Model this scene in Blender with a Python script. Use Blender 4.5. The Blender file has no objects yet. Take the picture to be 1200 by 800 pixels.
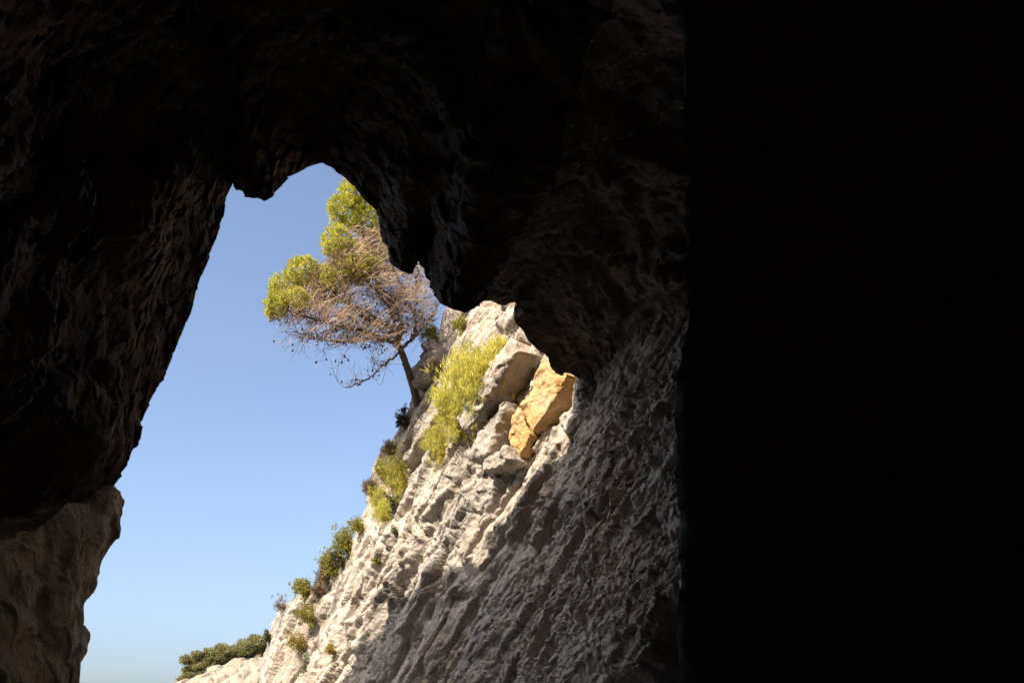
import bpy, math, random
import numpy as np
from mathutils import Vector

S = bpy.context.scene
C = S.collection
random.seed(7)
RNG = np.random.default_rng(11)

# ------------------------------------------------------------------ camera
PITCH = math.radians(25.0)
EYE = np.array([0.0, 0.0, 1.7])
F = 1039.0                                   # focal length in photo pixels
cs, sn = math.cos(PITCH), math.sin(PITCH)
RIGHT, FWD, UP = np.array([1.0, 0, 0]), np.array([0, cs, sn]), np.array([0, -sn, cs])
cam = bpy.data.cameras.new('camera')
cam.sensor_width = 36.0
cam.lens = 36.0 * F / 1200.0
cam.shift_x = 200.0 / 1200.0
cam.clip_start = 0.05
cam.clip_end = 8000
co = bpy.data.objects.new('camera', cam)
co.location = EYE
co.rotation_euler = (math.pi / 2 + PITCH, 0, 0)
C.objects.link(co)
S.camera = co

# ------------------------------------------------------------------ light
L = np.array([-0.54, -0.44, 0.72]); L /= np.linalg.norm(L)     # towards the sun
w = bpy.data.worlds.new('World'); S.world = w; w.use_nodes = True
nt = w.node_tree; bg = nt.nodes['Background']
sky = nt.nodes.new('ShaderNodeTexSky'); sky.sky_type = 'NISHITA'
sky.sun_disc = False
sky.sun_elevation = math.asin(L[2]); sky.sun_rotation = math.atan2(L[0], L[1])
sky.air_density = 0.8; sky.dust_density = 4.0; sky.ozone_density = 1.2
nt.links.new(sky.outputs[0], bg.inputs[0])
bg.inputs[1].default_value = 0.139
sun = bpy.data.lights.new('sun', 'SUN'); sun.energy = 5.0; sun.angle = math.radians(0.53)
sun.color = (1.0, 0.88, 0.72)
so = bpy.data.objects.new('sun', sun)
so.rotation_euler = Vector(L).to_track_quat('Z', 'Y').to_euler()
so.location = (-30, -30, 60)
C.objects.link(so)
S.view_settings.view_transform = 'Standard'
S.view_settings.look = 'None'
S.view_settings.gamma = 1.0
S.view_settings.use_curve_mapping = False
S.view_settings.exposure = 1.1
S.cycles.use_denoising = True
S.cycles.denoising_prefilter = 'NONE'
S.cycles.max_bounces = 8
S.cycles.diffuse_bounces = 2
S.cycles.glossy_bounces = 2
S.cycles.caustics_reflective = False
S.cycles.caustics_refractive = False

# ------------------------------------------------------------------ helpers
def W(px, py, z):
    """point of the place seen at photo pixel px,py at depth z metres"""
    px = np.asarray(px, float); py = np.asarray(py, float); z = np.asarray(z, float)
    return (EYE + z[..., None] * (((px - 400) / F)[..., None] * RIGHT
            + ((400 - py) / F)[..., None] * UP + FWD))

def hash3(i, j, k, seed):
    h = (i.astype(np.int64) * 374761393 + j.astype(np.int64) * 668265263
         + k.astype(np.int64) * 2147483647 + seed * 1274126177) & 0xFFFFFFFF
    h = ((h ^ (h >> 13)) * 1274126177) & 0xFFFFFFFF
    h = ((h ^ (h >> 16)) * 2246822519) & 0xFFFFFFFF
    return h ^ (h >> 15)

GR = RNG.normal(size=(256, 3)); GR /= np.linalg.norm(GR, axis=1)[:, None]

def pn(P, seed=0):
    """gradient noise, about -1..1"""
    I = np.floor(P).astype(np.int64); f = P - I
    u = f * f * f * (f * (f * 6 - 15) + 10)
    out = np.zeros(len(P))
    for dx in (0, 1):
        wx = u[:, 0] if dx else 1 - u[:, 0]
        for dy in (0, 1):
            wy = u[:, 1] if dy else 1 - u[:, 1]
            for dz in (0, 1):
                wz = u[:, 2] if dz else 1 - u[:, 2]
                g = GR[hash3(I[:, 0] + dx, I[:, 1] + dy, I[:, 2] + dz, seed) & 255]
                out += wx * wy * wz * (g[:, 0] * (f[:, 0] - dx) + g[:, 1] * (f[:, 1] - dy) + g[:, 2] * (f[:, 2] - dz))
    return out * 1.6

def fbm(P, o=3, seed=0):
    r = 0; a = 1.0
    for k in range(o):
        r = r + a * pn(P * (2.03 ** k) + 17.3 * k, seed + k); a *= 0.5
    return r

def ridge(P, o=3, seed=0):
    r = 0; a = 1.0
    for k in range(o):
        r = r + a * (1 - 2 * np.abs(pn(P * (2.1 ** k) + 9.1 * k, seed + k))); a *= 0.5
    return r

def facet(P, seed=0, tilt=1.0, crack=0.25, bw=0.16):
    """broken rock: every cell is a tilted facet of its own height, cracks between"""
    I = np.floor(P).astype(np.int64)
    b1 = np.full(len(P), 1e9); b2 = np.full(len(P), 1e9); v = np.zeros(len(P)); v2 = np.zeros(len(P))
    for dx in (-1, 0, 1):
        for dy in (-1, 0, 1):
            for dz in (-1, 0, 1):
                ci, cj, ck = I[:, 0] + dx, I[:, 1] + dy, I[:, 2] + dz
                h = hash3(ci, cj, ck, seed)
                c = np.stack([ci + (h & 1023) / 1023.0, cj + ((h >> 10) & 1023) / 1023.0, ck + ((h >> 20) & 1023) / 1023.0], 1)
                d = P - c
                q = np.einsum('ij,ij->i', d, d)
                g = GR[(h >> 7) & 255]
                val = tilt * np.einsum('ij,ij->i', d, g) + ((h >> 3) & 255) / 255.0 - 0.5
                m = q < b1; m2 = q < b2
                v2 = np.where(m, v, np.where(m2, val, v2))
                b2 = np.where(m, b1, np.minimum(b2, q))
                v = np.where(m, val, v)
                b1 = np.where(m, q, b1)
    e = np.sqrt(b2) - np.sqrt(b1)
    wb = 0.5 * (1 - sstep(0, bw, e))
    return v * (1 - wb) + v2 * wb - crack * np.exp(-(e / 0.07) ** 2)

def sstep(a, b, x):
    t = np.clip((x - a) / (b - a), 0, 1)
    return t * t * (3 - 2 * t)

def mesh_np(name, V, Fc, mat, parent=None, smooth=True):
    me = bpy.data.meshes.new(name)
    V = np.asarray(V, np.float32).reshape(-1, 3); Fc = np.asarray(Fc, np.int32)
    n = Fc.shape[1]
    me.vertices.add(len(V)); me.vertices.foreach_set('co', V.ravel())
    me.loops.add(Fc.size); me.loops.foreach_set('vertex_index', Fc.ravel())
    me.polygons.add(len(Fc))
    me.polygons.foreach_set('loop_start', np.arange(0, Fc.size, n, dtype=np.int32))
    if smooth:
        me.polygons.foreach_set('use_smooth', np.ones(len(Fc), bool))
    me.update(calc_edges=True)
    if mat: me.materials.append(mat)
    o = bpy.data.objects.new(name, me); C.objects.link(o)
    if parent: o.parent = parent
    return o

def grid_faces(ni, nj, flip=False, wrap=False):
    i, j = np.meshgrid(np.arange(ni - 1), np.arange(nj if wrap else nj - 1), indexing='ij')
    j2 = (j + 1) % nj
    a, b, c, d = i * nj + j, i * nj + j2, (i + 1) * nj + j2, (i + 1) * nj + j
    f = np.stack([a, b, c, d], -1).reshape(-1, 4)
    return f[:, ::-1] if flip else f

def grid_obj(name, V, mat, parent=None, flip=False, smooth=False):
    ni, nj = V.shape[:2]
    return mesh_np(name, V, grid_faces(ni, nj, flip), mat, parent, smooth)

def grid_normals(V):
    du = np.gradient(V, axis=0); dv = np.gradient(V, axis=1)
    n = np.cross(du, dv)
    return n / (np.linalg.norm(n, axis=-1, keepdims=True) + 1e-12)

def tag(o, label=None, cat=None, group=None, kind=None):
    if label: o['label'] = label
    if cat: o['category'] = cat
    if group: o['group'] = group
    if kind: o['kind'] = kind
    return o

def empty(name, loc):
    o = bpy.data.objects.new(name, None); o.location = loc; C.objects.link(o); return o

def resample(pts, n):
    pts = np.asarray(pts, float)
    d = np.r_[0, np.cumsum(np.linalg.norm(np.diff(pts[:, :2], axis=0), axis=1))]
    t = np.linspace(0, d[-1], n)
    return np.stack([np.interp(t, d, pts[:, k]) for k in range(pts.shape[1])], 1)

def gsmooth(A, sig):
    if sig < 0.5: return A.copy()
    r = int(3 * sig); k = np.exp(-0.5 * (np.arange(-r, r + 1) / sig) ** 2); k /= k.sum()
    P = np.concatenate([2 * A[0] - A[r:0:-1], A, 2 * A[-1] - A[-2:-r - 2:-1]], 0)
    return np.stack([np.convolve(P[:, c], k, 'valid') for c in range(A.shape[1])], 1)

# ------------------------------------------------------------------ materials
class NM:
    def __init__(s, name):
        s.m = bpy.data.materials.new(name); s.m.use_nodes = True
        s.t = s.m.node_tree; s.b = s.t.nodes['Principled BSDF']
    def n(s, ty, **kw):
        x = s.t.nodes.new('ShaderNode' + ty)
        for k, v in kw.items(): setattr(x, k, v)
        return x
    def l(s, a, b): s.t.links.new(a, b)
    def noise(s, vec, scale, detail=4, rough=0.55, dist=0.0):
        x = s.n('TexNoise'); x.inputs['Scale'].default_value = scale; x.inputs['Detail'].default_value = detail
        x.inputs['Roughness'].default_value = rough; x.inputs['Distortion'].default_value = dist
        s.l(vec, x.inputs['Vector']); return x.outputs['Fac']
    def ramp(s, fac, stops):
        x = s.n('ValToRGB'); e = x.color_ramp.elements
        e[0].position, e[0].color = stops[0][0], (*stops[0][1], 1)
        e[1].position, e[1].color = stops[-1][0], (*stops[-1][1], 1)
        for p, c in stops[1:-1]:
            q = e.new(p); q.color = (*c, 1)
        s.l(fac, x.inputs[0]); return x.outputs[0]
    def mix(s, fac, a, b, mode='MIX'):
        x = s.n('Mix', data_type='RGBA', blend_type=mode)
        for sock, v in ((x.inputs[0], fac), (x.inputs[6], a), (x.inputs[7], b)):
            if isinstance(v, (int, float)): sock.default_value = v
            elif isinstance(v, tuple): sock.default_value = (*v, 1)
            else: s.l(v, sock)
        return x.outputs[2]

def rock_mat(name, pale, warm, grey, dark, along=None, spec=0.25, rough=0.75, bump=0.5, warm_w=(0.45, 0.62), grey_w=(0.5, 0.66), fine=1.0, streak=0.0):
    m = NM(name)
    tc = m.n('TexCoord').outputs['Object']
    if along is not None:                     # stretch along the bedding direction
        mp = m.n('Mapping'); mp.vector_type = 'TEXTURE'
        q = Vector(along).to_track_quat('X', 'Z').to_euler()
        mp.inputs['Rotation'].default_value = q
        mp.inputs['Scale'].default_value = (3.2, 1, 1)
        m.l(tc, mp.inputs['Vector']); v = mp.outputs[0]
    else:
        v = tc
    mott = m.ramp(m.noise(v, 1.7 * fine, 8, 0.65), [(0.3, dark), (0.47, pale), (0.7, tuple(min(1, c * 1.12) for c in pale))])
    col = m.mix(m.ramp(m.noise(v, 0.55, 6, 0.6, 0.5), [(warm_w[0], (0, 0, 0)), (warm_w[1], (0.8,) * 3)]), mott, warm)
    col = m.mix(m.ramp(m.noise(v, 0.33, 7, 0.62, 0.3), [(grey_w[0], (0, 0, 0)), (grey_w[1], (0.85,) * 3)]), col, grey)
    if streak:                                # dark water and lichen streaks down the bedding
        mp2 = m.n('Mapping'); mp2.vector_type = 'TEXTURE'
        mp2.inputs['Rotation'].default_value = q; mp2.inputs['Scale'].default_value = (11, 1, 1)
        m.l(tc, mp2.inputs['Vector'])
        col = m.mix(m.ramp(m.noise(mp2.outputs[0], 1.5, 6, 0.6, 0.4), [(0.52, (0, 0, 0)), (0.66, (streak,) * 3)]), col, (0.12, 0.11, 0.105))
    spk = m.ramp(m.noise(v, 9 * fine, 6, 0.7), [(0.3, (0.55,) * 3), (0.5, (1, 1, 1)), (0.75, (1.0, 1.0, 1.0))])
    col = m.mix(0.75, col, spk, 'MULTIPLY')
    m.l(col, m.b.inputs['Base Color'])
    m.b.inputs['Specular IOR Level'].default_value = spec
    m.l(m.ramp(m.noise(v, 3.0, 4), [(0.3, (rough - 0.15,) * 3), (0.7, (min(1, rough + 0.12),) * 3)]), m.b.inputs['Roughness'])
    b1 = m.n('Bump'); b1.inputs['Strength'].default_value = bump; b1.inputs['Distance'].default_value = 0.12
    m.l(m.noise(v, 5 * fine, 9, 0.68), b1.inputs['Height'])
    b2 = m.n('Bump'); b2.inputs['Strength'].default_value = bump * 0.8; b2.inputs['Distance'].default_value = 0.02
    vo = m.n('TexVoronoi'); vo.inputs['Scale'].default_value = 14 * fine; m.l(v, vo.inputs['Vector'])
    m.l(vo.outputs['Distance'], b2.inputs['Height']); m.l(b1.outputs[0], b2.inputs['Normal'])
    m.l(b2.outputs[0], m.b.inputs['Normal'])
    return m.m

def leaf_mat(name, c1, c2, trans=0.25):
    m = NM(name)
    g = m.n('NewGeometry')
    tc = m.n('TexCoord').outputs['Object']
    col = m.ramp(g.outputs['Random Per Island'], [(0.0, c1), (1.0, c2)])
    sh = m.ramp(m.noise(tc, 2.2, 3), [(0.35, (0.7,) * 3), (0.65, (1.1, 1.08, 1.0))])
    col = m.mix(1.0, col, sh, 'MULTIPLY')
    m.l(col, m.b.inputs['Base Color'])
    m.b.inputs['Roughness'].default_value = 0.6
    m.b.inputs['Specular IOR Level'].default_value = 0.2
    tr = m.n('BsdfTranslucent'); m.l(col, tr.inputs[0])
    mx = m.n('MixShader'); mx.inputs[0].default_value = trans
    m.l(m.b.outputs[0], mx.inputs[1]); m.l(tr.outputs[0], mx.inputs[2])
    m.l(mx.outputs[0], m.t.nodes['Material Output'].inputs[0])
    return m.m

def bark_mat(name, c1, c2, scale=6):
    m = NM(name)
    tc = m.n('TexCoord').outputs['Object']
    m.l(m.ramp(m.noise(tc, scale, 5, 0.6), [(0.35, c1), (0.65, c2)]), m.b.inputs['Base Color'])
    m.b.inputs['Roughness'].default_value = 0.9
    b = m.n('Bump'); b.inputs['Strength'].default_value = 0.6; b.inputs['Distance'].default_value = 0.03
    m.l(m.noise(tc, scale * 4, 5), b.inputs['Height']); m.l(b.outputs[0], m.b.inputs['Normal'])
    return m.m

# ------------------------------------------------------------------ the right-hand cliff: its mean plane
A_, B_ = 9.09e-5, 2.88e-5
def Q(px, py): return 0.0385 + (np.asarray(px, float) - 310) * A_ + (np.asarray(py, float) - 790) * B_
def WP(px, py): return W(px, py, 1.0 / Q(px, py))
p0, p1, p2 = WP(310, 790), WP(520, 370), WP(800, 800)
NF = np.cross(p1 - p0, p2 - p0); NF /= np.linalg.norm(NF)
if NF[0] > 0: NF = -NF                          # towards the open side
D1 = (814 + 400) / F * RIGHT + (3000 - 400) / F * UP - FWD; D1 -= (D1 @ NF) * NF; D1 /= np.linalg.norm(D1)     # bedding direction
E1 = np.cross(NF, D1)

M_CLIFF = rock_mat('pale_limestone', (0.47, 0.405, 0.335), (0.45, 0.325, 0.215), (0.27, 0.255, 0.24), (0.16, 0.135, 0.11), along=D1, bump=1.0, rough=0.6, spec=0.5, warm_w=(0.50, 0.68), grey_w=(0.53, 0.68), streak=0.4)
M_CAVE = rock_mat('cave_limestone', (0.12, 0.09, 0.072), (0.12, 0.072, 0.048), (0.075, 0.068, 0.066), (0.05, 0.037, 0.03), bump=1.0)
M_DARK = rock_mat('shade_black_rock', (0.075, 0.06, 0.05), (0.06, 0.045, 0.035), (0.05, 0.047, 0.045), (0.035, 0.03, 0.025), bump=0.7)  # darkness put into the colour, so the added filler rock reads black
M_OVER = rock_mat('brown_lit_limestone', (0.32, 0.26, 0.20), (0.29, 0.19, 0.115), (0.27, 0.245, 0.22), (0.12, 0.095, 0.07), bump=1.0)  # paler brown than the roof rock, with bounce light put into the colour
M_BLOCK = rock_mat('tan_limestone', (0.56, 0.44, 0.31), (0.50, 0.33, 0.19), (0.34, 0.30, 0.25), (0.20, 0.145, 0.095), bump=1.0)
M_OCHRE = rock_mat('ochre_limestone', (0.50, 0.31, 0.13), (0.48, 0.28, 0.10), (0.47, 0.39, 0.29), (0.36, 0.20, 0.09), bump=0.6, grey_w=(0.47, 0.62))
M_SLAB = rock_mat('grey_limestone', (0.42, 0.37, 0.31), (0.42, 0.29, 0.18), (0.27, 0.25, 0.23), (0.22, 0.18, 0.14), along=D1, bump=0.6)

SKY = np.array([(660, 100), (610, 180), (560, 290), (527, 352), (519, 366), (516, 386), (512, 405), (500, 420), (489, 442), (485, 459), (478, 476),
                (467, 499), (459, 514), (442, 536), (437, 551), (430, 574), (429, 592), (422, 608), (416, 619), (407, 647),
                (394, 662), (380, 673), (371, 687), (350, 700), (330, 711), (320, 731), (315, 752), (309, 772), (305, 800), (296, 850), (285, 930), (270, 1040)], float)

def cliff_disp(P, near):
    a, b, c = P @ D1, P @ E1, P @ NF
    T = lambda ka, kb, kc: np.stack([a / ka, b / kb, c / kc], 1)
    wob = np.stack([fbm(P / 1.6, 2, 91), fbm(P / 1.6, 2, 95), fbm(P / 1.6, 2, 99)], 1) * 0.35
    wob = wob * 0.6
    far = 1 - near
    rough = 0.45 + 0.55 * sstep(-0.3, 0.4, fbm(T(3.2, 1.7, 2), 2, 41))
    rough = rough + 0.5 * near
    h = 0.20 * fbm(T(7, 3.0, 4), 2, 1)
    h = h + far * 0.17 * facet(T(4.5, 0.9, 2) + wob, 3, 0.8, 0.7, 0.1)
    h = h + (0.07 + 0.03 * far) * facet(T(2.2, 0.45, 0.9) + wob, 5, 1.0, 0.6, 0.1)
    # bedding: stepped ledges, every bed with its own throw
    for k, (wd, am, sd) in enumerate(((1.15, 0.30, 61), (0.37, 0.09, 64))):
        u = b / wd + 0.45 * fbm(T(2.6, 2.6, 2.6), 2, sd) + 0.05 * pn(T(0.25, 0.25, 0.25), sd + 2)
        bed = np.floor(u); fr = u - bed
        cell = np.floor(a / (wd * 3.2) + 7.7 * np.sin(bed * 12.9)).astype(np.int64)
        rnd = (hash3(bed.astype(np.int64), cell, cell * 0, sd) & 1023) / 1023.0
        ca = a / (wd * 3.2) + 7.7 * np.sin(bed * 12.9); ce = np.minimum(ca - np.floor(ca), np.ceil(ca) - ca) * wd * 3.2
        tri = np.where(fr > 0.22, (1 - fr) / 0.78, fr / 0.22)
        h = h + (0.35 + 0.65 * far) * am * rnd ** 1.5 * tri * sstep(0, 0.12, ce)
    h = h + near * rough * 0.05 * facet(T(0.75, 0.2, 0.6) + wob, 9, 1.1, 0.5)
    h = h + near * 0.022 * facet(T(0.3, 0.07, 0.3) + wob, 27, 1.1, 0.4)
    h = h + rough * 0.04 * facet(T(0.55, 0.15, 0.3) + wob * 2, 21, 1.1, 0.5)
    h = h + rough * 0.034 * facet(P / 0.17 + wob, 23, 1.4, 0.5, 0.08)
    h = h - rough * 0.14 * np.maximum(0, fbm(T(0.30, 0.14, 0.3) + wob, 2, 31) - 0.35)
    return h

ROWS = np.r_[np.linspace(100, 330, 60, endpoint=False), np.linspace(330, 830, 520, endpoint=False), np.linspace(830, 1040, 60)]
COLS = np.r_[np.linspace(0, 470, 460, endpoint=False), np.linspace(470, 660, 120, endpoint=False), np.linspace(660, 1700, 120)]
sx = np.interp(ROWS, SKY[:, 1], SKY[:, 0])
PX = sx[:, None] + COLS[None, :]
PY = np.repeat(ROWS[:, None], len(COLS), 1)
BASE = WP(PX, PY)
flat = BASE.reshape(-1, 3)
depth = (1 / Q(PX, PY)).ravel()
near = sstep(18.5, 14, depth)
H = cliff_disp(flat, near)
edge = (np.repeat((0.35 + 0.65 * sstep(0, 30, COLS))[None], len(ROWS), 0)).ravel()
# two open joints running up the bedding
def joint(px0, py0, px1, py1, wd, dep, H):
    q0, q1 = WP(px0, py0), WP(px1, py1)
    d = q1 - q0; ln = np.linalg.norm(d); d /= ln
    r = flat - q0; t = r @ d
    off = r - t[:, None] * d
    off -= (off @ NF)[:, None] * NF
    dist = np.abs(np.linalg.norm(off, axis=1) + 0.12 * fbm(flat / 1.2, 2, 71))
    g = np.exp(-(dist / wd) ** 2) * sstep(-0.02, 0.12, t / ln) * sstep(1.02, 0.88, t / ln)
    return H - dep * g
H = joint(540, 668, 668, 448, 0.07, 0.5, H)
H = joint(508, 560, 528, 520, 0.14, 0.5, H)
H = joint(632, 700, 690, 610, 0.05, 0.25, H)
H = joint(600, 800, 690, 640, 0.05, 0.2, H)
jr = np.random.default_rng(5)
for _ in range(16):
    jx = jr.uniform(380, 640); jy = jr.uniform(470, 790); ln_ = jr.uniform(40, 130)
    dx_, dy_ = jx + 814, jy - 3000
    nn_ = math.hypot(dx_, dy_)
    H = joint(jx, jy, jx + dx_ / nn_ * ln_, jy + dy_ / nn_ * ln_, jr.uniform(0.03, 0.07), jr.uniform(0.15, 0.4), H)
und = ((PX - 812) * 190 + (PY - 640) * 130).ravel() / math.hypot(190, 130) * depth / F + 0.22 * fbm(flat / 1.2, 3, 81)
H = H - 1.7 * np.where(und > 0, und, 0) * sstep(0, 0.35, und)
CL = BASE + (H * edge).reshape(PX.shape)[..., None] * NF
# beyond the skyline the cliff rolls back over its top
nb = 26
back = np.linspace(1, 0, nb, endpoint=False)
BK = CL[:, :1, :] + (back[None, :, None] ** 1.5) * 11 * np.array([0.93, 0.30, 0.02]) - (back[None, :, None] ** 2) * np.array([0, 0, 3.0])
BK = BK + (0.4 * fbm(BK.reshape(-1, 3) / 3, 3, 50).reshape(BK.shape[:2]) * np.minimum(1, back * 4)[None, :])[..., None] * np.array([0, 0.3, 0.9])
ALL = np.concatenate([BK, CL], 1)
cliff = grid_obj('cliff_face', ALL, M_CLIFF)
tag(cliff, kind='structure')
cn = grid_normals(CL)
if (cn[200, 200] @ NF) < 0: cn = -cn

def on_cliff(px, py):
    i = int(np.argmin(np.abs(ROWS - py))); j = int(np.argmin(np.abs(PX[i] - px)))
    return CL[i, j].copy(), 1.0 / float(Q(px, py))

# ------------------------------------------------------------------ the cave: arch, left wall and roof
OUT = np.array([(30, 1000, 12.6), (48, 900, 12.6), (58, 800, 12.8), (76, 735, 13.0), (90, 690, 13.0), (104, 640, 13.2), (112, 600, 13.2), (131, 571, 13.0), (150, 545, 13.1), (164, 517, 13.4), (172, 482, 13.6), (182, 455, 13.8),
    (192, 445, 14.0), (206, 402, 14.4), (222, 368, 14.6), (236, 325, 14.8), (244, 306, 14.9), (256, 272, 15.1), (264, 232, 15.3), (271, 215, 15.5),
    (278, 215, 15.4), (282, 224, 14.7), (292, 231, 14.4), (303, 232, 14.3), (310, 236, 14.3), (320, 230, 14.4), (326, 220, 14.7), (334, 209, 15), (348, 203, 15.2),
    (360, 196, 15.4), (376, 191, 15.5), (390, 197, 15.4), (404, 209, 15.3), (416, 218, 15.2), (426, 232, 15.1), (440, 246, 15), (445, 256, 15), (447, 280, 14.9),
    (456, 294, 14.7), (458, 309, 14.6), (470, 318, 14.4), (482, 321, 14.4), (490, 306, 14.7), (498, 316, 14.4), (502, 336, 14.0), (512, 354, 13.6), (528, 362, 13.4),
    (546, 367, 13.4), (560, 360, 13.6), (567, 351, 14.2), (578, 354, 14.6), (590, 359, 14.8), (605, 353, 15.4), (601, 366, 15.4), (604, 379, 15.4), (613, 387, 15.5), (618, 398, 15.5),
    (631, 411, 15.6), (642, 418, 15.7), (645, 430, 15.7), (654, 440, 15.8), (669, 438, 15.9), (678, 444, 15.9), (681, 457, 15.8), (692, 469, 15.7), (706, 464, 15.6),
    (721, 450, 15.6), (745, 440, 15.8), (780, 455, 16), (820, 520, 16.3), (860, 640, 16.4), (900, 800, 16.4), (930, 1000, 16.4)], float)
NS = 1150
out = resample(OUT, NS)
M0 = W(out[:, 0], out[:, 1], out[:, 2])
# outer crest of the rock above the mouth: where its shadow's edge leaves it
SH = np.array([(398, 800), (428, 764), (447, 745), (446, 716), (461, 707), (479, 689), (500, 671), (518, 657), (542, 655), (557, 638), (569, 619), (590, 605), (599, 590), (625, 566), (649, 551), (660, 517), (665, 495), (676, 466)], float)
SH[:, 0] += np.interp(SH[:, 1], [480, 540, 680, 760], [0, 16, 14, 4])
PS = WP(SH[:, 0], SH[:, 1])
cy_ = np.linspace(11.0, 12.2, len(SH))
tt = (PS[:, 1] - cy_) / (-L[1])
CREST = PS + tt[:, None] * L
# carry the crest on to both sides and pair it with the lip by bearing round the mouth
mc = np.array([1.0, 6.8])
KC = np.vstack([CREST[0] + np.array([-16, 0, -30]), CREST[0] + np.array([-14, 0, -8]), CREST[0] + np.array([-5, 0, 2]), CREST,
                CREST[-1] + np.array([4, 0.6, 1.5]), CREST[-1] + np.array([14, 0.8, -1]), CREST[-1] + np.array([16, 0.8, -16])])
NS_ = len(M0)
def bearing(P):
    a = np.arctan2(P[:, 2] - mc[1], P[:, 0] - mc[0])
    return np.where(a < -1.9, a + 2 * math.pi, a)
kb_ = np.minimum.accumulate(bearing(KC) - 1e-4 * np.arange(len(KC)))
lb_ = np.minimum.accumulate(gsmooth(bearing(M0)[:, None], 12)[:, 0])
T0 = np.stack([np.interp(-lb_, -kb_, KC[:, k]) for k in range(3)], 1)

cen = np.array([0.6, 0, 5.2])
sig = [0, 4, 12, 30, 60, 100]
LEV = [gsmooth(M0, s) for s in sig]
NT = 430
tv = np.linspace(0, 1, NT)
BKD = 27 * (0.12 * tv + 0.88 * tv ** 2.1)                # metres inwards from the lip
lev_d = np.array([0, 0.35, 1.0, 2.4, 5.0, 9.0])
SHELL = np.zeros((NT, NS, 3))
wfl = np.interp(np.arange(NS), *[np.array(v) for v in zip(*[(0, .6), (int(np.argmin(np.abs(out[:NS // 2, 1] - 585))), .5), (int(np.argmin(np.abs(out[:NS // 2, 1] - 540))), .15), (int(np.argmin(np.abs(out[:NS // 2, 1] - 330))), .8), (NS // 2, 1.0), (NS - 1, 1.0)])])
rad_all = None
for k, d in enumerate(BKD):
    x = np.interp(d, lev_d, np.arange(6)); i = min(int(x), 4); f = x - i
    P = LEV[i] * (1 - f) + LEV[i + 1] * f
    r = P - cen; r[:, 1] = 0; r /= np.linalg.norm(r, axis=1)[:, None]
    g = wfl * (1.5 * (1 - math.exp(-d / 2.6)) + 0.35 * (1 - math.exp(-d / 0.35))) + 0.10 * d
    if d > 17: g = g - 0.09 * (d - 17) ** 2
    P = P + r * g[:, None]
    P[:, 1] = P[:, 1] - d
    if d > 20:                                            # the cave closes behind the viewer
        f = sstep(20, 27, d)
        c2 = np.array([0.5, 0, 3.5])
        Q2 = P.copy(); Q2[:, 0] = c2[0]; Q2[:, 2] = c2[2]
        P = P * (1 - f) + Q2 * f
    SHELL[k] = P
nrm = grid_normals(SHELL)
mid_pt = SHELL[200, NS // 2]
if (nrm[200, NS // 2] @ (cen - mid_pt)) < 0: nrm = -nrm

def cave_disp(P, taper):
    wob = np.stack([fbm(P / 3, 2, 191), fbm(P / 3, 2, 195), fbm(P / 3, 2, 199)], 1) * 0.25
    st = np.array([2.4, 1.6, 3.2])
    h = taper * (0.75 * fbm(P / np.array([4.2, 3.2, 5.0]), 2, 101) + 0.45 * facet(P / st + wob, 103, 0.9, 0.5))
    t2 = 0.25 + 0.75 * taper
    h = h + t2 * 0.17 * facet(P / np.array([0.9, 0.7, 1.5]) + wob, 105, 1.1, 0.3)
    h = h + t2 * 0.05 * ridge(P / np.array([0.8, 0.6, 2.4]) + wob, 2, 111)
    h = h + (0.4 + 0.6 * taper) * 0.06 * facet(P / np.array([0.3, 0.25, 0.5]) + wob * 2, 107, 0.9, 0.4)
    h = h + 0.04 * facet(P / np.array([0.18, 0.15, 0.28]) + wob, 113, 1.4, 0.5, 0.08)
    return h

tp = np.repeat(sstep(0.0, 2.6, BKD)[:, None], NS, 1)
hd = cave_disp(SHELL.reshape(-1, 3), tp.ravel()).reshape(NT, NS)
# the deep crease that runs up from the mouth's top left corner
crx = np.abs(out[:, 0] - 275) + np.abs(out[:, 1] - 213)
s_c = int(np.argmin(crx))
crease = np.exp(-((np.arange(NS)[None, :] - s_c - 14 * np.sin(BKD[:, None] * 0.5)) / (4 + 3.0 * BKD[:, None])) ** 2) * np.minimum(1, BKD[:, None] / 0.8) * np.exp(-BKD[:, None] / 5)
hd -= 0.9 * crease
SHELL = SHELL + hd[..., None] * nrm
# outer face of the mouth, from the lip out to the crest
NO = 40
ov = np.linspace(1, 0, NO, endpoint=False)
tl = np.gradient(gsmooth(M0, 10), axis=0)
on_ = np.stack([-tl[:, 2], np.zeros(NS), tl[:, 0]], 1); on_ /= np.linalg.norm(on_, axis=1)[:, None] + 1e-9
CTRL = M0 + on_ * 0.7 + np.array([0, 0.15, 0])
o3 = ov[:, None, None]
OUTER = M0[None] * (1 - o3) ** 2 + 2 * CTRL[None] * o3 * (1 - o3) + T0[None] * o3 ** 2
oz = 0.25 * fbm(OUTER.reshape(-1, 3) / 1.6, 3, 140).reshape(NO, NS) * np.minimum(1, (1 - ov) * 0 + ov * 3)[:, None]
OUTER[:, :, 2] += oz; OUTER[:, :, 1] += 0.7 * oz
lipd = SHELL[0] - M0
OUTER += lipd[None] * (1 - ov)[:, None, None]
FULL = np.concatenate([OUTER, SHELL], 0)
s_split = s_c - 3
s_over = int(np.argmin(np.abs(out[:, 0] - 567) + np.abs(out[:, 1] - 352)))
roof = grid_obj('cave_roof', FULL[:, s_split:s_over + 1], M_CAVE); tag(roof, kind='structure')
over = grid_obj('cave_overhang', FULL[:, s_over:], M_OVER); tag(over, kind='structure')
wl = grid_obj('cave_wall', FULL[:, :s_split + 1], M_CAVE); tag(wl, kind='structure')

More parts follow.
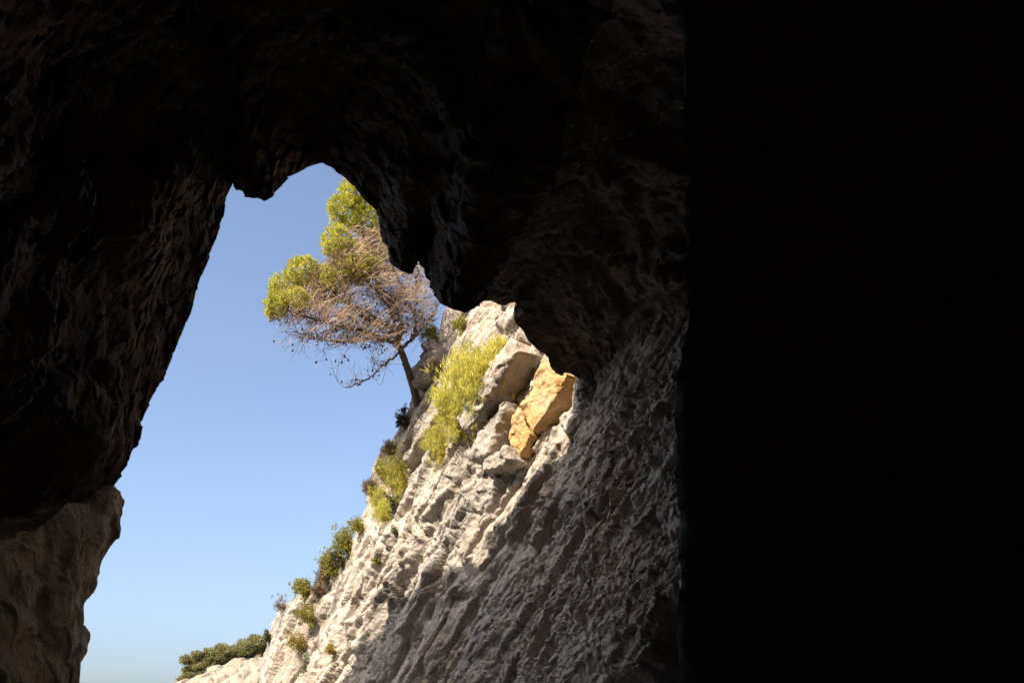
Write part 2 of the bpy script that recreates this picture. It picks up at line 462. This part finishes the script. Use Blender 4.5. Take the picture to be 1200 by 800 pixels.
# ------------------------------------------------------------------ solid rocks grown from a outline
def rock_solid(name, poly, z, nrm_dir, front, backd, mat, parent=None, p=2.6, n=120, rings=26, noise=(0.12, 0.9), lift=0.0, seed=0, plane=False, ck=0.3):
    """closed rock: outline ring, domed to the front and to the back along nrm_dir"""
    poly = np.array(poly, float)
    if poly.shape[1] == 2:
        if plane: zz = 1.0 / Q(poly[:, 0], poly[:, 1])
        else: zz = np.full(len(poly), z)
        poly = np.c_[poly, zz]
    ring = resample(np.vstack([poly, poly[:1]]), n + 1)[:-1]
    R = W(ring[:, 0], ring[:, 1], ring[:, 2])
    N = np.asarray(nrm_dir, float); N /= np.linalg.norm(N)
    R = R + N * lift
    c = R.mean(0)
    rows = []
    rr = 1 - np.linspace(1, 0, rings // 2) ** 1.6
    prof_ = [(r, (1 - r ** p) ** (1 / p)) for r in rr] + [(r, -(1 - r ** p) ** (1 / p)) for r in rr[::-1][1:]]
    rings = len(prof_)
    for r, hgt in prof_:
        rows.append(c + (R - c) * max(r, 1e-4) + N * (front if hgt > 0 else backd) * hgt)
    V = np.array(rows)
    nn = grid_normals(V)
    if (nn[rings // 3, 5] @ (V[rings // 3, 5] - c)) < 0: nn = -nn
    fl = V.reshape(-1, 3)
    am, sc = noise
    h = am * facet(fl / sc, 301 + seed, 0.9, ck) + am * 0.4 * facet(fl / (sc * 0.35), 311 + seed, 0.9, ck) + am * 0.3 * fbm(fl / (sc * 0.3), 3, 321 + seed)
    V = V + h.reshape(V.shape[:2])[..., None] * nn
    Fc = grid_faces(rings, n, wrap=True)
    return mesh_np(name, V, Fc, mat, parent, smooth=False)

# the big block under the crack of the left wall
bp = np.array([(131, 574), (144, 587), (138, 618), (121, 658), (117, 688), (105, 708), (104, 732), (98, 764), (86, 784), (80, 830), (40, 900), (-60, 900), (-140, 800), (-120, 700), (-40, 652), (40, 612), (90, 590)], float)
b = rock_solid('boulder', np.c_[bp, 12.5 + (bp[:, 0] - 140) * 0.0195],
               12.2, (0.97, -0.14, 0.10), 0.25, 2.2, M_BLOCK, lift=-0.10, p=3.4, n=420, rings=220, noise=(0.15, np.array([0.9, 1.7, 1.2])), seed=1, ck=0.22)
tag(b, 'large brown rock block below the crack at the foot of the left cave wall', 'boulder')

# slabs and blocks that stand out of the cliff
def block(name, poly, mat, front=0.5, seed=0, nd=None, noise=(0.085, 0.6), p=6, lift=0.10, ck=0.12, n=150, rings=60, label=None):
    o = rock_solid(name, poly, 0, NF if nd is None else nd, front * 0.55, 0.6, mat, cliff, p=p, n=n, rings=rings, noise=noise, lift=lift, seed=seed, plane=True, ck=ck)
    if label: o['label'] = label
    return o
block('rock_slab', [(622, 399), (634, 417), (612, 452), (592, 488), (572, 512), (556, 504), (574, 478), (600, 432)], M_SLAB, 0.7, 2, noise=(0.10, 0.5), ck=0.25, lift=0.2, label='long grey slab of bedded rock beside the ochre block')
block('rock_block', [(641, 422), (652, 436), (671, 438), (664, 454), (646, 483), (628, 509), (620, 495), (614, 477), (627, 450)], M_OCHRE, 0.16, 3, lift=0.04, label='ochre yellow broken rock block under the arch')
block('rock_block', [(611, 478), (619, 494), (626, 510), (612, 536), (604, 527), (599, 508)], M_OCHRE, 0.14, 4, lift=0.03, label='small ochre rock block at the foot of the larger one')
block('rock_slab', [(606, 474), (600, 500), (588, 538), (567, 542), (576, 514), (592, 492)], M_CLIFF, 0.5, 5)
block('rock_block', [(606, 526), (612, 541), (600, 553), (580, 556), (578, 546), (590, 536)], M_CLIFF, 0.4, 6)
block('rock_block', [(508, 408), (518, 402), (521, 426), (510, 446), (496, 460), (490, 450), (492, 434)], M_CLIFF, 0.4, 8, p=5, noise=(0.12, 0.45), ck=0.3, label='grey weathered boulder at the foot of the pine')

# added rock mass facing away from the light, fills the black right side
prof = resample(np.array([(6.2, 12.5), (4.9, 10.2), (3.7, 8.6), (3.10, 7.95), (2.92, 7.72), (3.05, 7.56), (3.3, 7.48), (4.6, 7.1), (6.6, 6.2), (9.0, 3.4), (10.5, -1.5)]), 200)
hs = np.linspace(-6, 10, 320)
BT = np.zeros((len(hs), 200, 3))
for k, hgt in enumerate(hs):
    BT[k] = EYE + prof[:, :1] * RIGHT + prof[:, 1:] * FWD + hgt * UP
bn = grid_normals(BT)
if (bn[150, 100] @ (EYE - BT[150, 100])) < 0: bn = -bn
bf = BT.reshape(-1, 3)
bd = -0.03 + 0.05 * fbm(bf / 2.2, 2, 401) + 0.07 * facet(bf / np.array([0.9, 0.9, 1.8]), 403, 0.8, 0.4) + 0.04 * facet(bf / 0.35, 405, 0.8, 0.3) + 0.02 * ridge(bf / 0.2, 2, 407)
BT = BT + bd.reshape(BT.shape[:2])[..., None] * bn
bt = grid_obj('dark_filler_rock', BT, M_DARK); tag(bt, kind='structure')

# ------------------------------------------------------------------ ground and sea
mg = NM('beach_pebbles'); tc = mg.n('TexCoord').outputs['Object']
mg.l(mg.ramp(mg.noise(tc, 6, 6), [(0.3, (0.10, 0.095, 0.09)), (0.7, (0.20, 0.19, 0.175))]), mg.b.inputs['Base Color'])
mg.b.inputs['Roughness'].default_value = 0.9
gx, gy = np.meshgrid(np.linspace(-60, 60, 180), np.linspace(-25, 40, 120), indexing='ij')
gz = 0.12 * fbm(np.stack([gx.ravel() / 3, gy.ravel() / 3, np.zeros(gx.size)], 1), 3, 501).reshape(gx.shape) + 0.15 - 0.9 * sstep(26, 40, gy)
g = grid_obj('ground', np.stack([gx, gy, gz], -1), mg.m); tag(g, kind='structure')
ms = NM('sea_water'); tc = ms.n('TexCoord').outputs['Object']
ms.b.inputs['Base Color'].default_value = (0.012, 0.05, 0.075, 1); ms.b.inputs['Roughness'].default_value = 0.12
bb = ms.n('Bump'); bb.inputs['Strength'].default_value = 0.5; bb.inputs['Distance'].default_value = 0.2
ms.l(ms.noise(tc, 0.8, 4), bb.inputs['Height']); ms.l(bb.outputs[0], ms.b.inputs['Normal'])
sea = mesh_np('sea', [(-4000, -4000, -0.4), (4000, -4000, -0.4), (4000, 5000, -0.4), (-4000, 5000, -0.4)], [(0, 1, 2, 3)], ms.m)
tag(sea, kind='structure')

# ------------------------------------------------------------------ distant headland
HX = np.array([(120, 905), (150, 862), (185, 820), (209, 799), (221, 793), (245, 785), (262, 780), (278, 772), (308, 767), (350, 764), (420, 760), (520, 750)], float)
hp = resample(HX, 260)
ridge_p = W(hp[:, 0], hp[:, 1], np.full(260, 250.0))
ridge_p[:, 2] = np.maximum(ridge_p[:, 2], -1)
vv = np.linspace(-1, 1, 120)
HL = np.zeros((260, 120, 3))
for k, v in enumerate(vv):
    HL[:, k, 0] = ridge_p[:, 0]
    HL[:, k, 1] = ridge_p[:, 1] + v * (38 if v < 0 else 120)
    HL[:, k, 2] = -2 + (ridge_p[:, 2] + 2) * (1 - abs(v) ** 2.2)
hf = HL.reshape(-1, 3)
hd2 = 2.4 * facet(hf / np.array([7, 9, 5]), 601, 0.9, 0.5) + 1.0 * facet(hf / np.array([2.5, 3, 2]), 603, 0.9, 0.4)
tp2 = np.repeat(np.minimum(1, np.abs(vv) * 6)[None], 260, 0).ravel()
HL = HL + (hd2 * (0.15 + 0.85 * tp2)).reshape(260, 120)[..., None] * np.array([0, -0.8, 0.35])
M_HEAD = rock_mat('headland_limestone', (0.26, 0.235, 0.19), (0.25, 0.19, 0.13), (0.15, 0.145, 0.11), (0.13, 0.12, 0.09), fine=0.25, bump=0.4)
hl = grid_obj('headland', HL, M_HEAD); tag(hl, kind='structure')

# ------------------------------------------------------------------ tubes, needles, blades
def tube(V, Fs, pts, r0, r1, n=6, jit=0.0):
    pts = np.asarray(pts, float); base = len(V); m = len(pts)
    for k in range(m):
        d = pts[min(k + 1, m - 1)] - pts[max(k - 1, 0)]
        d = d / (np.linalg.norm(d) + 1e-9)
        a = np.cross(d, [0.3, 0.8, 0.5]); a /= np.linalg.norm(a) + 1e-9; b2 = np.cross(d, a)
        r = r0 + (r1 - r0) * k / (m - 1)
        if jit: r *= 1 + jit * random.uniform(-1, 1)
        for q in range(n):
            an = 2 * math.pi * q / n
            V.append(pts[k] + r * (math.cos(an) * a + math.sin(an) * b2))
    for k in range(m - 1):
        for q in range(n):
            q2 = (q + 1) % n
            Fs.append((base + k * n + q, base + k * n + q2, base + (k + 1) * n + q2, base + (k + 1) * n + q))

def smooth_line(P, n):
    P = np.asarray(P, float); t = np.arange(len(P)); tt = np.linspace(0, len(P) - 1, n)
    m = np.gradient(P, axis=0); i = np.minimum(tt.astype(int), len(P) - 2); f = (tt - i)[:, None]
    return ((2 * f**3 - 3 * f**2 + 1) * P[i] + (f**3 - 2 * f**2 + f) * m[i] + (-2 * f**3 + 3 * f**2) * P[i + 1] + (f**3 - f**2) * m[i + 1])

def blades(n, org, dirs, length, width, droop=0.0, seg=2):
    """thin tapering blades: returns verts, tri faces (vectorised)"""
    d = dirs / np.linalg.norm(dirs, axis=1)[:, None]
    side = np.cross(d, RNG.normal(size=(n, 3))); side /= np.linalg.norm(side, axis=1)[:, None] + 1e-9
    w2 = (width * 0.5)[:, None]; l = length[:, None]
    midp = org + d * l * 0.55
    tip = org + d * l - np.array([0, 0, 1.0]) * (droop * l)
    V = np.stack([org - side * w2 * 0.6, org + side * w2 * 0.6, midp - side * w2, midp + side * w2, tip], 1).reshape(-1, 3)
    k = np.arange(n)[:, None] * 5
    Fs = np.concatenate([k + np.array([[0, 1, 3]]), k + np.array([[0, 3, 2]]), k + np.array([[2, 3, 4]])], 0)
    return V, Fs

# ------------------------------------------------------------------ the pine on the cliff edge
M_BARK = bark_mat('pine_bark', (0.07, 0.05, 0.04), (0.17, 0.125, 0.095))
M_TWIG = bark_mat('dry_pine_twigs', (0.30, 0.20, 0.125), (0.54, 0.39, 0.25), 2)
M_PINE = leaf_mat('pine_needles', (0.34, 0.37, 0.04), (0.78, 0.73, 0.13), 0.45)
M_CONE = bark_mat('pine_cones', (0.05, 0.035, 0.025), (0.10, 0.07, 0.05), 20)
TZ = 43.0
tb = W(486, 462, TZ)
TSC = 21.9 / TZ
tree = empty('pine_tree', W(486, 462, TZ * TSC)); tree.scale = (TSC,) * 3
tag(tree, 'half-dry pine with yellow-green crown leaning out from the cliff edge into the sky', 'tree')
def TP(px, py, dz=0.0): return W(px, py, TZ + dz) - tb
def tpl(pts): return np.array([TP(*p) for p in pts])
V, Fs = [], []
trunk_l = smooth_line(tpl([(490, 476), (485, 456), (480, 440), (475, 424), (468, 406), (464, 396)]), 26)
tube(V, Fs, trunk_l, 0.21, 0.14, 12, 0.06)
mesh_np('trunk', V, Fs, M_BARK, tree)
limbs = [
    ([(469, 408), (480, 400, .2), (488, 380, .5), (486, 352, .6), (490, 318, .4)], .11),
    ([(468, 406), (456, 400, -.3), (440, 394, -.6), (416, 386, -1), (392, 380, -1.3), (370, 374, -1.5), (338, 364, -1.6), (322, 352, -1.5)], .12),
    ([(466, 402), (470, 384, .3), (464, 360, .5), (444, 332, .7), (430, 292, .6), (420, 240, .3), (416, 216, .2)], .12),
    ([(465, 398), (456, 384, -.2), (430, 374, -.2), (400, 350, 0), (374, 332, .2), (352, 316, .3)], .10),
    ([(470, 412), (450, 427, -.6), (432, 444, -.8), (405, 454, -.9)], .06),
    ([(480, 400, .2), (494, 386, .8), (504, 374, 1.0), (514, 358, 1.2)], .07),
    ([(468, 390, .2), (450, 352, -.8), (424, 322, -1.2), (400, 292, -1.2), (394, 272, -1)], .08),
    ([(440, 394, -.6), (410, 400, -1.2), (380, 398, -1.6), (345, 388, -1.8)], .06),
    ([(456, 384, -.2), (420, 360, 1.0), (380, 350, 1.6), (345, 340, 1.8), (332, 332, 1.6)], .08),
    ([(486, 370, .6), (470, 335, 1.4), (455, 300, 1.5), (442, 276, 1.2)], .08),
]
LP, LD = [], []
for pts, r in limbs:
    P = smooth_line(tpl(pts), 34)
    P[1:-1] += RNG.normal(scale=0.035, size=(32, 3))
    V, Fs = [], []
    tube(V, Fs, P, r, 0.025, 7, 0.08)
    mesh_np('limb', V, Fs, M_BARK, tree)
    LP.append(P); g = np.gradient(P, axis=0); LD.append(g / (np.linalg.norm(g, axis=1)[:, None] + 1e-9))
LPa = np.vstack(LP); LDa = np.vstack(LD)
def inpoly(x, y, poly):
    c = False; j = len(poly) - 1
    for i in range(len(poly)):
        if (poly[i][1] > y) != (poly[j][1] > y) and x < (poly[j][0] - poly[i][0]) * (y - poly[i][1]) / (poly[j][1] - poly[i][1] + 1e-9) + poly[i][0]: c = not c
        j = i
    return c
dense = [(316, 372), (330, 345), (365, 322), (392, 296), (425, 268), (452, 270), (492, 306), (508, 330), (514, 372), (496, 392), (470, 392), (440, 408), (395, 404), (345, 394)]
fringe = [(325, 385), (400, 400), (470, 395), (500, 385), (500, 410), (462, 425), (430, 450), (400, 452), (420, 425), (370, 425), (330, 408)]
V, Fs = [], []; tips = []
def twig(q, r0, sub):
    d2 = np.sum((LPa - q) ** 2, 1) + 3.0 * np.maximum(0, (LPa[:, 2] - q[2])) ** 2
    i = int(np.argmin(d2 + RNG.uniform(0, .5, len(d2))))
    a = LPa[i]; ln = np.linalg.norm(q - a)
    mid1 = a + (q - a) * 0.4 + LDa[i] * ln * 0.18 + RNG.normal(scale=0.06 * ln + 0.02, size=3) - np.array([0, 0, 0.05 * ln])
    P = smooth_line([a, mid1, q], 6)
    tube(V, Fs, P, r0, 0.007, 3)
    out_d = q - mid1; out_d /= np.linalg.norm(out_d) + 1e-9
    for _ in range(sub):
        k = RNG.integers(2, 6); s0 = P[k]
        d = out_d + RNG.normal(scale=0.55, size=3) + np.array([-0.1, 0, 0.25]); d /= np.linalg.norm(d)
        e = s0 + d * RNG.uniform(0.25, 0.7)
        tube(V, Fs, [s0, (s0 + e) / 2 + RNG.normal(scale=0.04, size=3), e], 0.010, 0.005, 3)
        tips.append(e)
        if RNG.uniform() < 0.6:
            d2_ = d + RNG.normal(scale=0.7, size=3); e2 = e + d2_ / np.linalg.norm(d2_) * RNG.uniform(0.12, 0.35)
            tube(V, Fs, [e - d * 0.1, e2], 0.007, 0.005, 3); tips.append(e2)
cnt = 0
while cnt < 1200:
    x, y = RNG.uniform(310, 520), RNG.uniform(260, 412)
    if inpoly(x, y, dense):
        twig(TP(x, y, RNG.normal(scale=1.5)), 0.016, 6); cnt += 1
cnt = 0
while cnt < 60:
    x, y = RNG.uniform(320, 505), RNG.uniform(380, 456)
    if inpoly(x, y, fringe):
        twig(TP(x, y, RNG.normal(scale=1.2) - .5), 0.015, 3); cnt += 1
tw = mesh_np('twigs', V, Fs, M_TWIG, tree, smooth=False); tw['kind'] = 'stuff'
tips = np.array(tips)
# cones on the dry lower twigs
sel = tips[(RNG.uniform(size=len(tips)) < np.where(tips[:, 2] < TP(400, 395)[2], 0.14, 0.03))]
V, Fs = [], []
for c in sel:
    s = RNG.uniform(0.035, 0.06); b0 = len(V)
    for k, (rr, zz) in enumerate(((0.35, 1.2), (1, 0.3), (0.8, -0.6), (0.2, -1.3))):
        for q in range(5):
            V.append(c + s * np.array([rr * math.cos(q * 1.2566), rr * math.sin(q * 1.2566), zz]))
    for k in range(3):
        for q in range(5): Fs.append((b0 + k * 5 + q, b0 + k * 5 + (q + 1) % 5, b0 + k * 5 + 5 + (q + 1) % 5, b0 + k * 5 + 5 + q))
cn_o = mesh_np('cones', V, Fs, M_CONE, tw); cn_o['kind'] = 'stuff'
# needle tufts, clump by clump
clumps = [(416, 226, .3, 15, 15, 300), (406, 247, .1, 19, 16, 420), (430, 256, .5, 20, 18, 420), (394, 284, -.9, 14, 18, 330), (412, 302, -.6, 18, 16, 340), (440, 288, 1.0, 13, 16, 230),
          (355, 318, .3, 17, 13, 320), (376, 326, .3, 14, 12, 230), (334, 336, 1.4, 16, 14, 320), (324, 358, -1.4, 11, 15, 260), (396, 322, -.8, 16, 12, 230), (346, 352, -1.2, 15, 10, 200), (428, 312, -1, 16, 10, 170), (372, 346, 0.5, 22, 9, 150), (446, 306, .8, 20, 14, 180), (415, 318, -1.2, 18, 12, 160)]
pxm = TZ / F
for (cx, cy, dz, rx, ry, n) in clumps:
    n = int(n * 1.75); rx *= 1.25; ry *= 1.2
    u = RNG.normal(size=(n, 3)); u /= np.linalg.norm(u, axis=1)[:, None]
    rr = RNG.uniform(0.25, 1.0, n) ** 0.5
    # break the clump up: keep tufts where a noise field is high
    off = u * rr[:, None] * np.array([rx * pxm, rx * pxm * 1.1, ry * pxm])
    c0 = TP(cx, cy, dz)
    keep = fbm((c0 + off) / 0.36, 2, 701) > -0.12
    off = off[keep]
    ctr = c0 + off
    k = 13
    org = np.repeat(ctr, k, 0)
    up = np.array([-0.15, -0.1, 0.75]) + 0.6 * off / (np.linalg.norm(off, axis=1)[:, None] + 1e-6)
    dirs = np.repeat(up, k, 0) + RNG.normal(scale=0.55, size=(len(org), 3))
    Vv, Ff = blades(len(org), org, dirs, RNG.uniform(0.14, 0.27, len(org)), RNG.uniform(0.016, 0.028, len(org)))
    fc = mesh_np('foliage_clump', Vv, Ff, M_PINE, tree, smooth=False)
    # shoots that carry the needles
    V, Fs = [], []
    for c in ctr[::3]:
        tube(V, Fs, [c - np.array([0, 0, 0.22]) + RNG.normal(scale=.05, size=3), c], 0.012, 0.006, 3)
    if V: mesh_np('shoot', V, Fs, M_TWIG, fc, smooth=False)['kind'] = 'stuff'

# ------------------------------------------------------------------ shrubs on the cliff
M_SH = {
    'yellow': leaf_mat('yellow_green_broom', (0.50, 0.48, 0.09), (0.90, 0.84, 0.24), 0.5),
    'green': leaf_mat('olive_green_leaves', (0.20, 0.21, 0.04), (0.46, 0.41, 0.09), 0.3),
    'dark': leaf_mat('dark_brown_green_leaves', (0.06, 0.055, 0.03), (0.14, 0.12, 0.06), 0.15),
    'dry': leaf_mat('dry_brown_stems', (0.17, 0.12, 0.07), (0.33, 0.25, 0.14), 0.15),
    'grey': leaf_mat('grey_green_leaves', (0.15, 0.17, 0.10), (0.27, 0.29, 0.19), 0.2),
    'ochre': leaf_mat('ochre_dry_leaves', (0.26, 0.20, 0.04), (0.44, 0.34, 0.10), 0.25),
}
M_STEM = bark_mat('shrub_stems', (0.12, 0.09, 0.06), (0.25, 0.19, 0.12), 8)
def shrub(name, label, px, py, rx, ry, mat, n, kind='broom', lean=(0, 0), cat='shrub', off=0.2):
    p, dpt = on_cliff(px, py)
    m = dpt / F
    p = p + NF * off * 0.3
    root = empty(name, p)
    tag(root, label, cat, 'shrubs on the cliff')
    X = rx * m; Z = ry * m
    up = np.array([lean[0], -0.15, 1.0 + lean[1]]) + 0.42 * NF
    up /= np.linalg.norm(up)
    # woody stems fanning out of the root
    V, Fs = [], []; tipsl = []
    for _ in range(max(7, n // 60)):
        a = RNG.normal(size=3); d = up + 0.75 * a / np.linalg.norm(a); d /= np.linalg.norm(d)
        e = d * np.array([X, X, Z]) * RNG.uniform(.8, 1.25)
        P = smooth_line([np.zeros(3) - NF * .15, e * .5 + RNG.normal(scale=.05 * X, size=3), e], 6)
        tube(V, Fs, P, 0.02 * dpt / 35, 0.006 * dpt / 35, 4); tipsl.append(P)
    mesh_np('stems', V, Fs, M_STEM, root, smooth=False)['kind'] = 'stuff'
    TPs = np.vstack([t[1:] for t in tipsl])
    ctr = TPs[RNG.integers(0, len(TPs), n)] + RNG.normal(size=(n, 3)) * np.array([X, X, Z]) * 0.22
    keep = fbm(ctr / (0.35 * X) + px, 2, 801) > -0.3
    ctr = ctr[keep]
    if kind == 'broom':
        k = 15; ln = (0.08, 0.27); wd = (0.013, 0.025); scl = 0.6
    else:
        k = 9; ln = (0.06, 0.15); wd = (0.03, 0.055); scl = 0.95
    s = min(1.4, max(0.6, rx * 0.0337 / 0.9)) * dpt / 35.0
    org = np.repeat(ctr, k, 0) + RNG.normal(scale=0.05 * s, size=(len(ctr) * k, 3))
    dirs = up + 0.5 * np.repeat(ctr / (np.linalg.norm(ctr, axis=1)[:, None] + 1e-6), k, 0) + RNG.normal(scale=scl, size=org.shape)
    Vv, Ff = blades(len(org), org, dirs, s * RNG.uniform(*ln, len(org)), s * RNG.uniform(*wd, len(org)), 0.06)
    mesh_np('foliage', Vv, Ff, M_SH[mat], root, smooth=False)['kind'] = 'stuff'
    return root

shrub('broom_bush', 'largest yellow-green bush, feathery, in the middle of the sunlit cliff', 576, 486, 44, 58, 'yellow', 2300, lean=(0.45, 0))
shrub('broom_bush', 'yellow-green bush between the largest one and the long grey slab', 598, 448, 23, 40, 'yellow', 900, lean=(0.5, 0))
shrub('broom_bush', 'yellow-green bush against the left flank of the largest one', 550, 510, 25, 46, 'yellow', 1000, lean=(0.3, 0))
shrub('broom_bush', 'narrow yellow-green bush hanging just below the largest bush', 529, 541, 18, 36, 'yellow', 700)
shrub('leafy_shrub', 'small olive tuft on the white rock right under the arch', 541, 384, 8, 10, 'green', 200, 'leaf')
shrub('leafy_shrub', 'olive green bush wedged between the pine trunk and the white rock', 511, 402, 11, 22, 'green', 420, 'leaf')
shrub('leafy_shrub', 'dark brown-green bush on the skyline below the pine trunk', 473, 498, 9, 18, 'dark', 360, 'leaf', lean=(-.4, 0))
shrub('dry_shrub', 'small dry brown bush on the skyline below the dark one', 457, 532, 9, 12, 'dry', 260, 'broom', lean=(-.3, 0))
shrub('broom_bush', 'yellow-green bush beside the skyline halfway down the cliff', 472, 572, 18, 36, 'yellow', 760, lean=(.1, 0))
shrub('broom_bush', 'pale yellow-green bush in the notch left of the grey-green plant', 444, 600, 15, 24, 'yellow', 480)
shrub('leafy_shrub', 'grey-green plant between two yellow-green bushes halfway down the cliff', 457, 597, 11, 14, 'grey', 380, 'leaf')
shrub('broom_bush', 'small yellow-green bush just below the grey-green plant', 464, 614, 14, 17, 'yellow', 420, lean=(.2, 0))
shrub('leafy_shrub', 'tall olive bush standing on the lower skyline against the sky', 408, 645, 15, 24, 'green', 800, 'leaf', lean=(-.25, .1))
shrub('leafy_shrub', 'dense olive bush on the skyline just below the tall olive one', 392, 668, 15, 22, 'green', 640, 'leaf', lean=(-.35, 0))
shrub('dry_shrub', 'reddish brown dry bush between the skyline bushes and the rock', 383, 684, 9, 20, 'dry', 300, 'broom', lean=(-.2, 0))
shrub('leafy_shrub', 'lowest olive bush of the row along the lower skyline', 364, 696, 15, 16, 'green', 460, 'leaf', lean=(-.3, 0))
shrub('leafy_shrub', 'round green tuft on the rock below the skyline bushes', 368, 728, 12, 17, 'green', 380, 'leaf')
shrub('leafy_shrub', 'spreading ochre-green tuft low on the cliff', 352, 760, 17, 17, 'ochre', 330, 'leaf')
shrub('leafy_shrub', 'grey-green plant hanging in the crack under the ochre-green tuft', 357, 786, 8, 16, 'grey', 240, 'leaf')
shrub('dry_shrub', 'small ochre dry tuft low on the bright rock', 394, 766, 8, 8, 'ochre', 160, 'leaf')
shrub('leafy_shrub', 'tiny dark plant on the cliff edge above the distant headland', 318, 752, 6, 10, 'dark', 150, 'leaf', lean=(-.3, 0))
shrub('dry_shrub', 'thin wispy dry stems on the lower skyline above the headland', 336, 714, 10, 12, 'dry', 60, 'broom', lean=(-.4, 0))
shrub('leafy_shrub', 'small olive bush on the skyline right above the tall olive bush', 424, 622, 11, 14, 'green', 300, 'leaf', lean=(-.3, 0))
shrub('dry_shrub', 'low brownish scrub on the steep skyline beside the pale yellow-green bush', 437, 578, 9, 15, 'dry', 260, 'broom', lean=(-.3, 0))
shrub('leafy_shrub', 'low olive scrub on the skyline under the small dry brown bush', 447, 556, 9, 14, 'green', 260, 'leaf', lean=(-.3, 0))
shrub('leafy_shrub', 'dark low scrub filling the gap between the two densest skyline bushes', 401, 660, 10, 16, 'dark', 300, 'leaf', lean=(-.2, 0))
shrub('dry_shrub', 'brown dry scrub at the upper edge of the rock with the round green tuft', 377, 700, 10, 12, 'dry', 240, 'broom')
shrub('leafy_shrub', 'tiny olive plant in a hollow of the bright rock', 453, 662, 5, 6, 'green', 110, 'leaf')
shrub('leafy_shrub', 'very small grey-green plant above the hollow in the bright rock', 474, 628, 5, 6, 'grey', 100, 'leaf')

# ------------------------------------------------------------------ trees on the headland
M_FAR = leaf_mat('far_pine_leaves', (0.15, 0.15, 0.06), (0.33, 0.30, 0.13), 0.3)
def far_tree_mesh(seed):
    rg = np.random.default_rng(seed)
    V, Fs = [], []
    tube(V, Fs, [np.array([0, 0, -0.8]), np.array([0.1, 0, 1.0]), np.array([0.2, 0, 2.4])], 0.18, 0.08, 5)
    tm = mesh_np('trunk', V, Fs, M_BARK)
    cs_ = []
    for _ in range(7):
        c = rg.normal(size=3) * np.array([0.9, 0.9, 0.5]) + np.array([0, 0, 2.4])
        u = rg.normal(size=(300, 3)); u /= np.linalg.norm(u, axis=1)[:, None]
        cs_.append(c + u * rg.uniform(0.35, 1.15, (300, 1)) * np.array([1.0, 1.0, 0.7]) * rg.uniform(.7, 1.1))
    ctr = np.vstack(cs_)
    org = np.repeat(ctr, 4, 0)
    Vv, Ff = blades(len(org), org, RNG.normal(size=org.shape) + np.array([0, 0, .6]), rg.uniform(0.2, 0.42, len(org)), rg.uniform(0.06, 0.12, len(org)))
    cm = mesh_np('crown', Vv, Ff, M_FAR, smooth=False)
    return tm, cm
protos = [far_tree_mesh(k) for k in range(3)]
spots = [(214, 797, .7), (222, 793, .9), (231, 790, 1.1), (238, 788, .9), (244, 786, 1.2), (252, 784, 1.45), (258, 786, 1.0), (263, 781, 1.1), (270, 778, 1.2), (277, 776, 1.1), (284, 772, 1.25), (291, 773, 1.0), (296, 770, 1.2), (302, 770, 1.1), (308, 769, 1.15), (247, 793, .8), (268, 786, .8), (283, 781, .8), (233, 795, .7)]
used = set()
for k, (px, py, s) in enumerate(spots):
    v = k % 3; first = v not in used; used.add(v)
    root = empty('pine_tree', W(px, py + 5, 247.0 - (1 if py > 785 else 0)))
    root.scale = (s * 1.7, s * 1.7, s * 1.45 * (0.7 + 0.5 * ((k * 7) % 5) / 4)); root.rotation_euler = (0, 0, k * 1.7)
    tag(root, 'small dark green pine in the wood on the crest of the distant headland', 'tree', 'pines on the distant headland')
    for src in protos[v]:
        o = src if first else src.copy()
        if not first: C.objects.link(o)
        o.parent = root
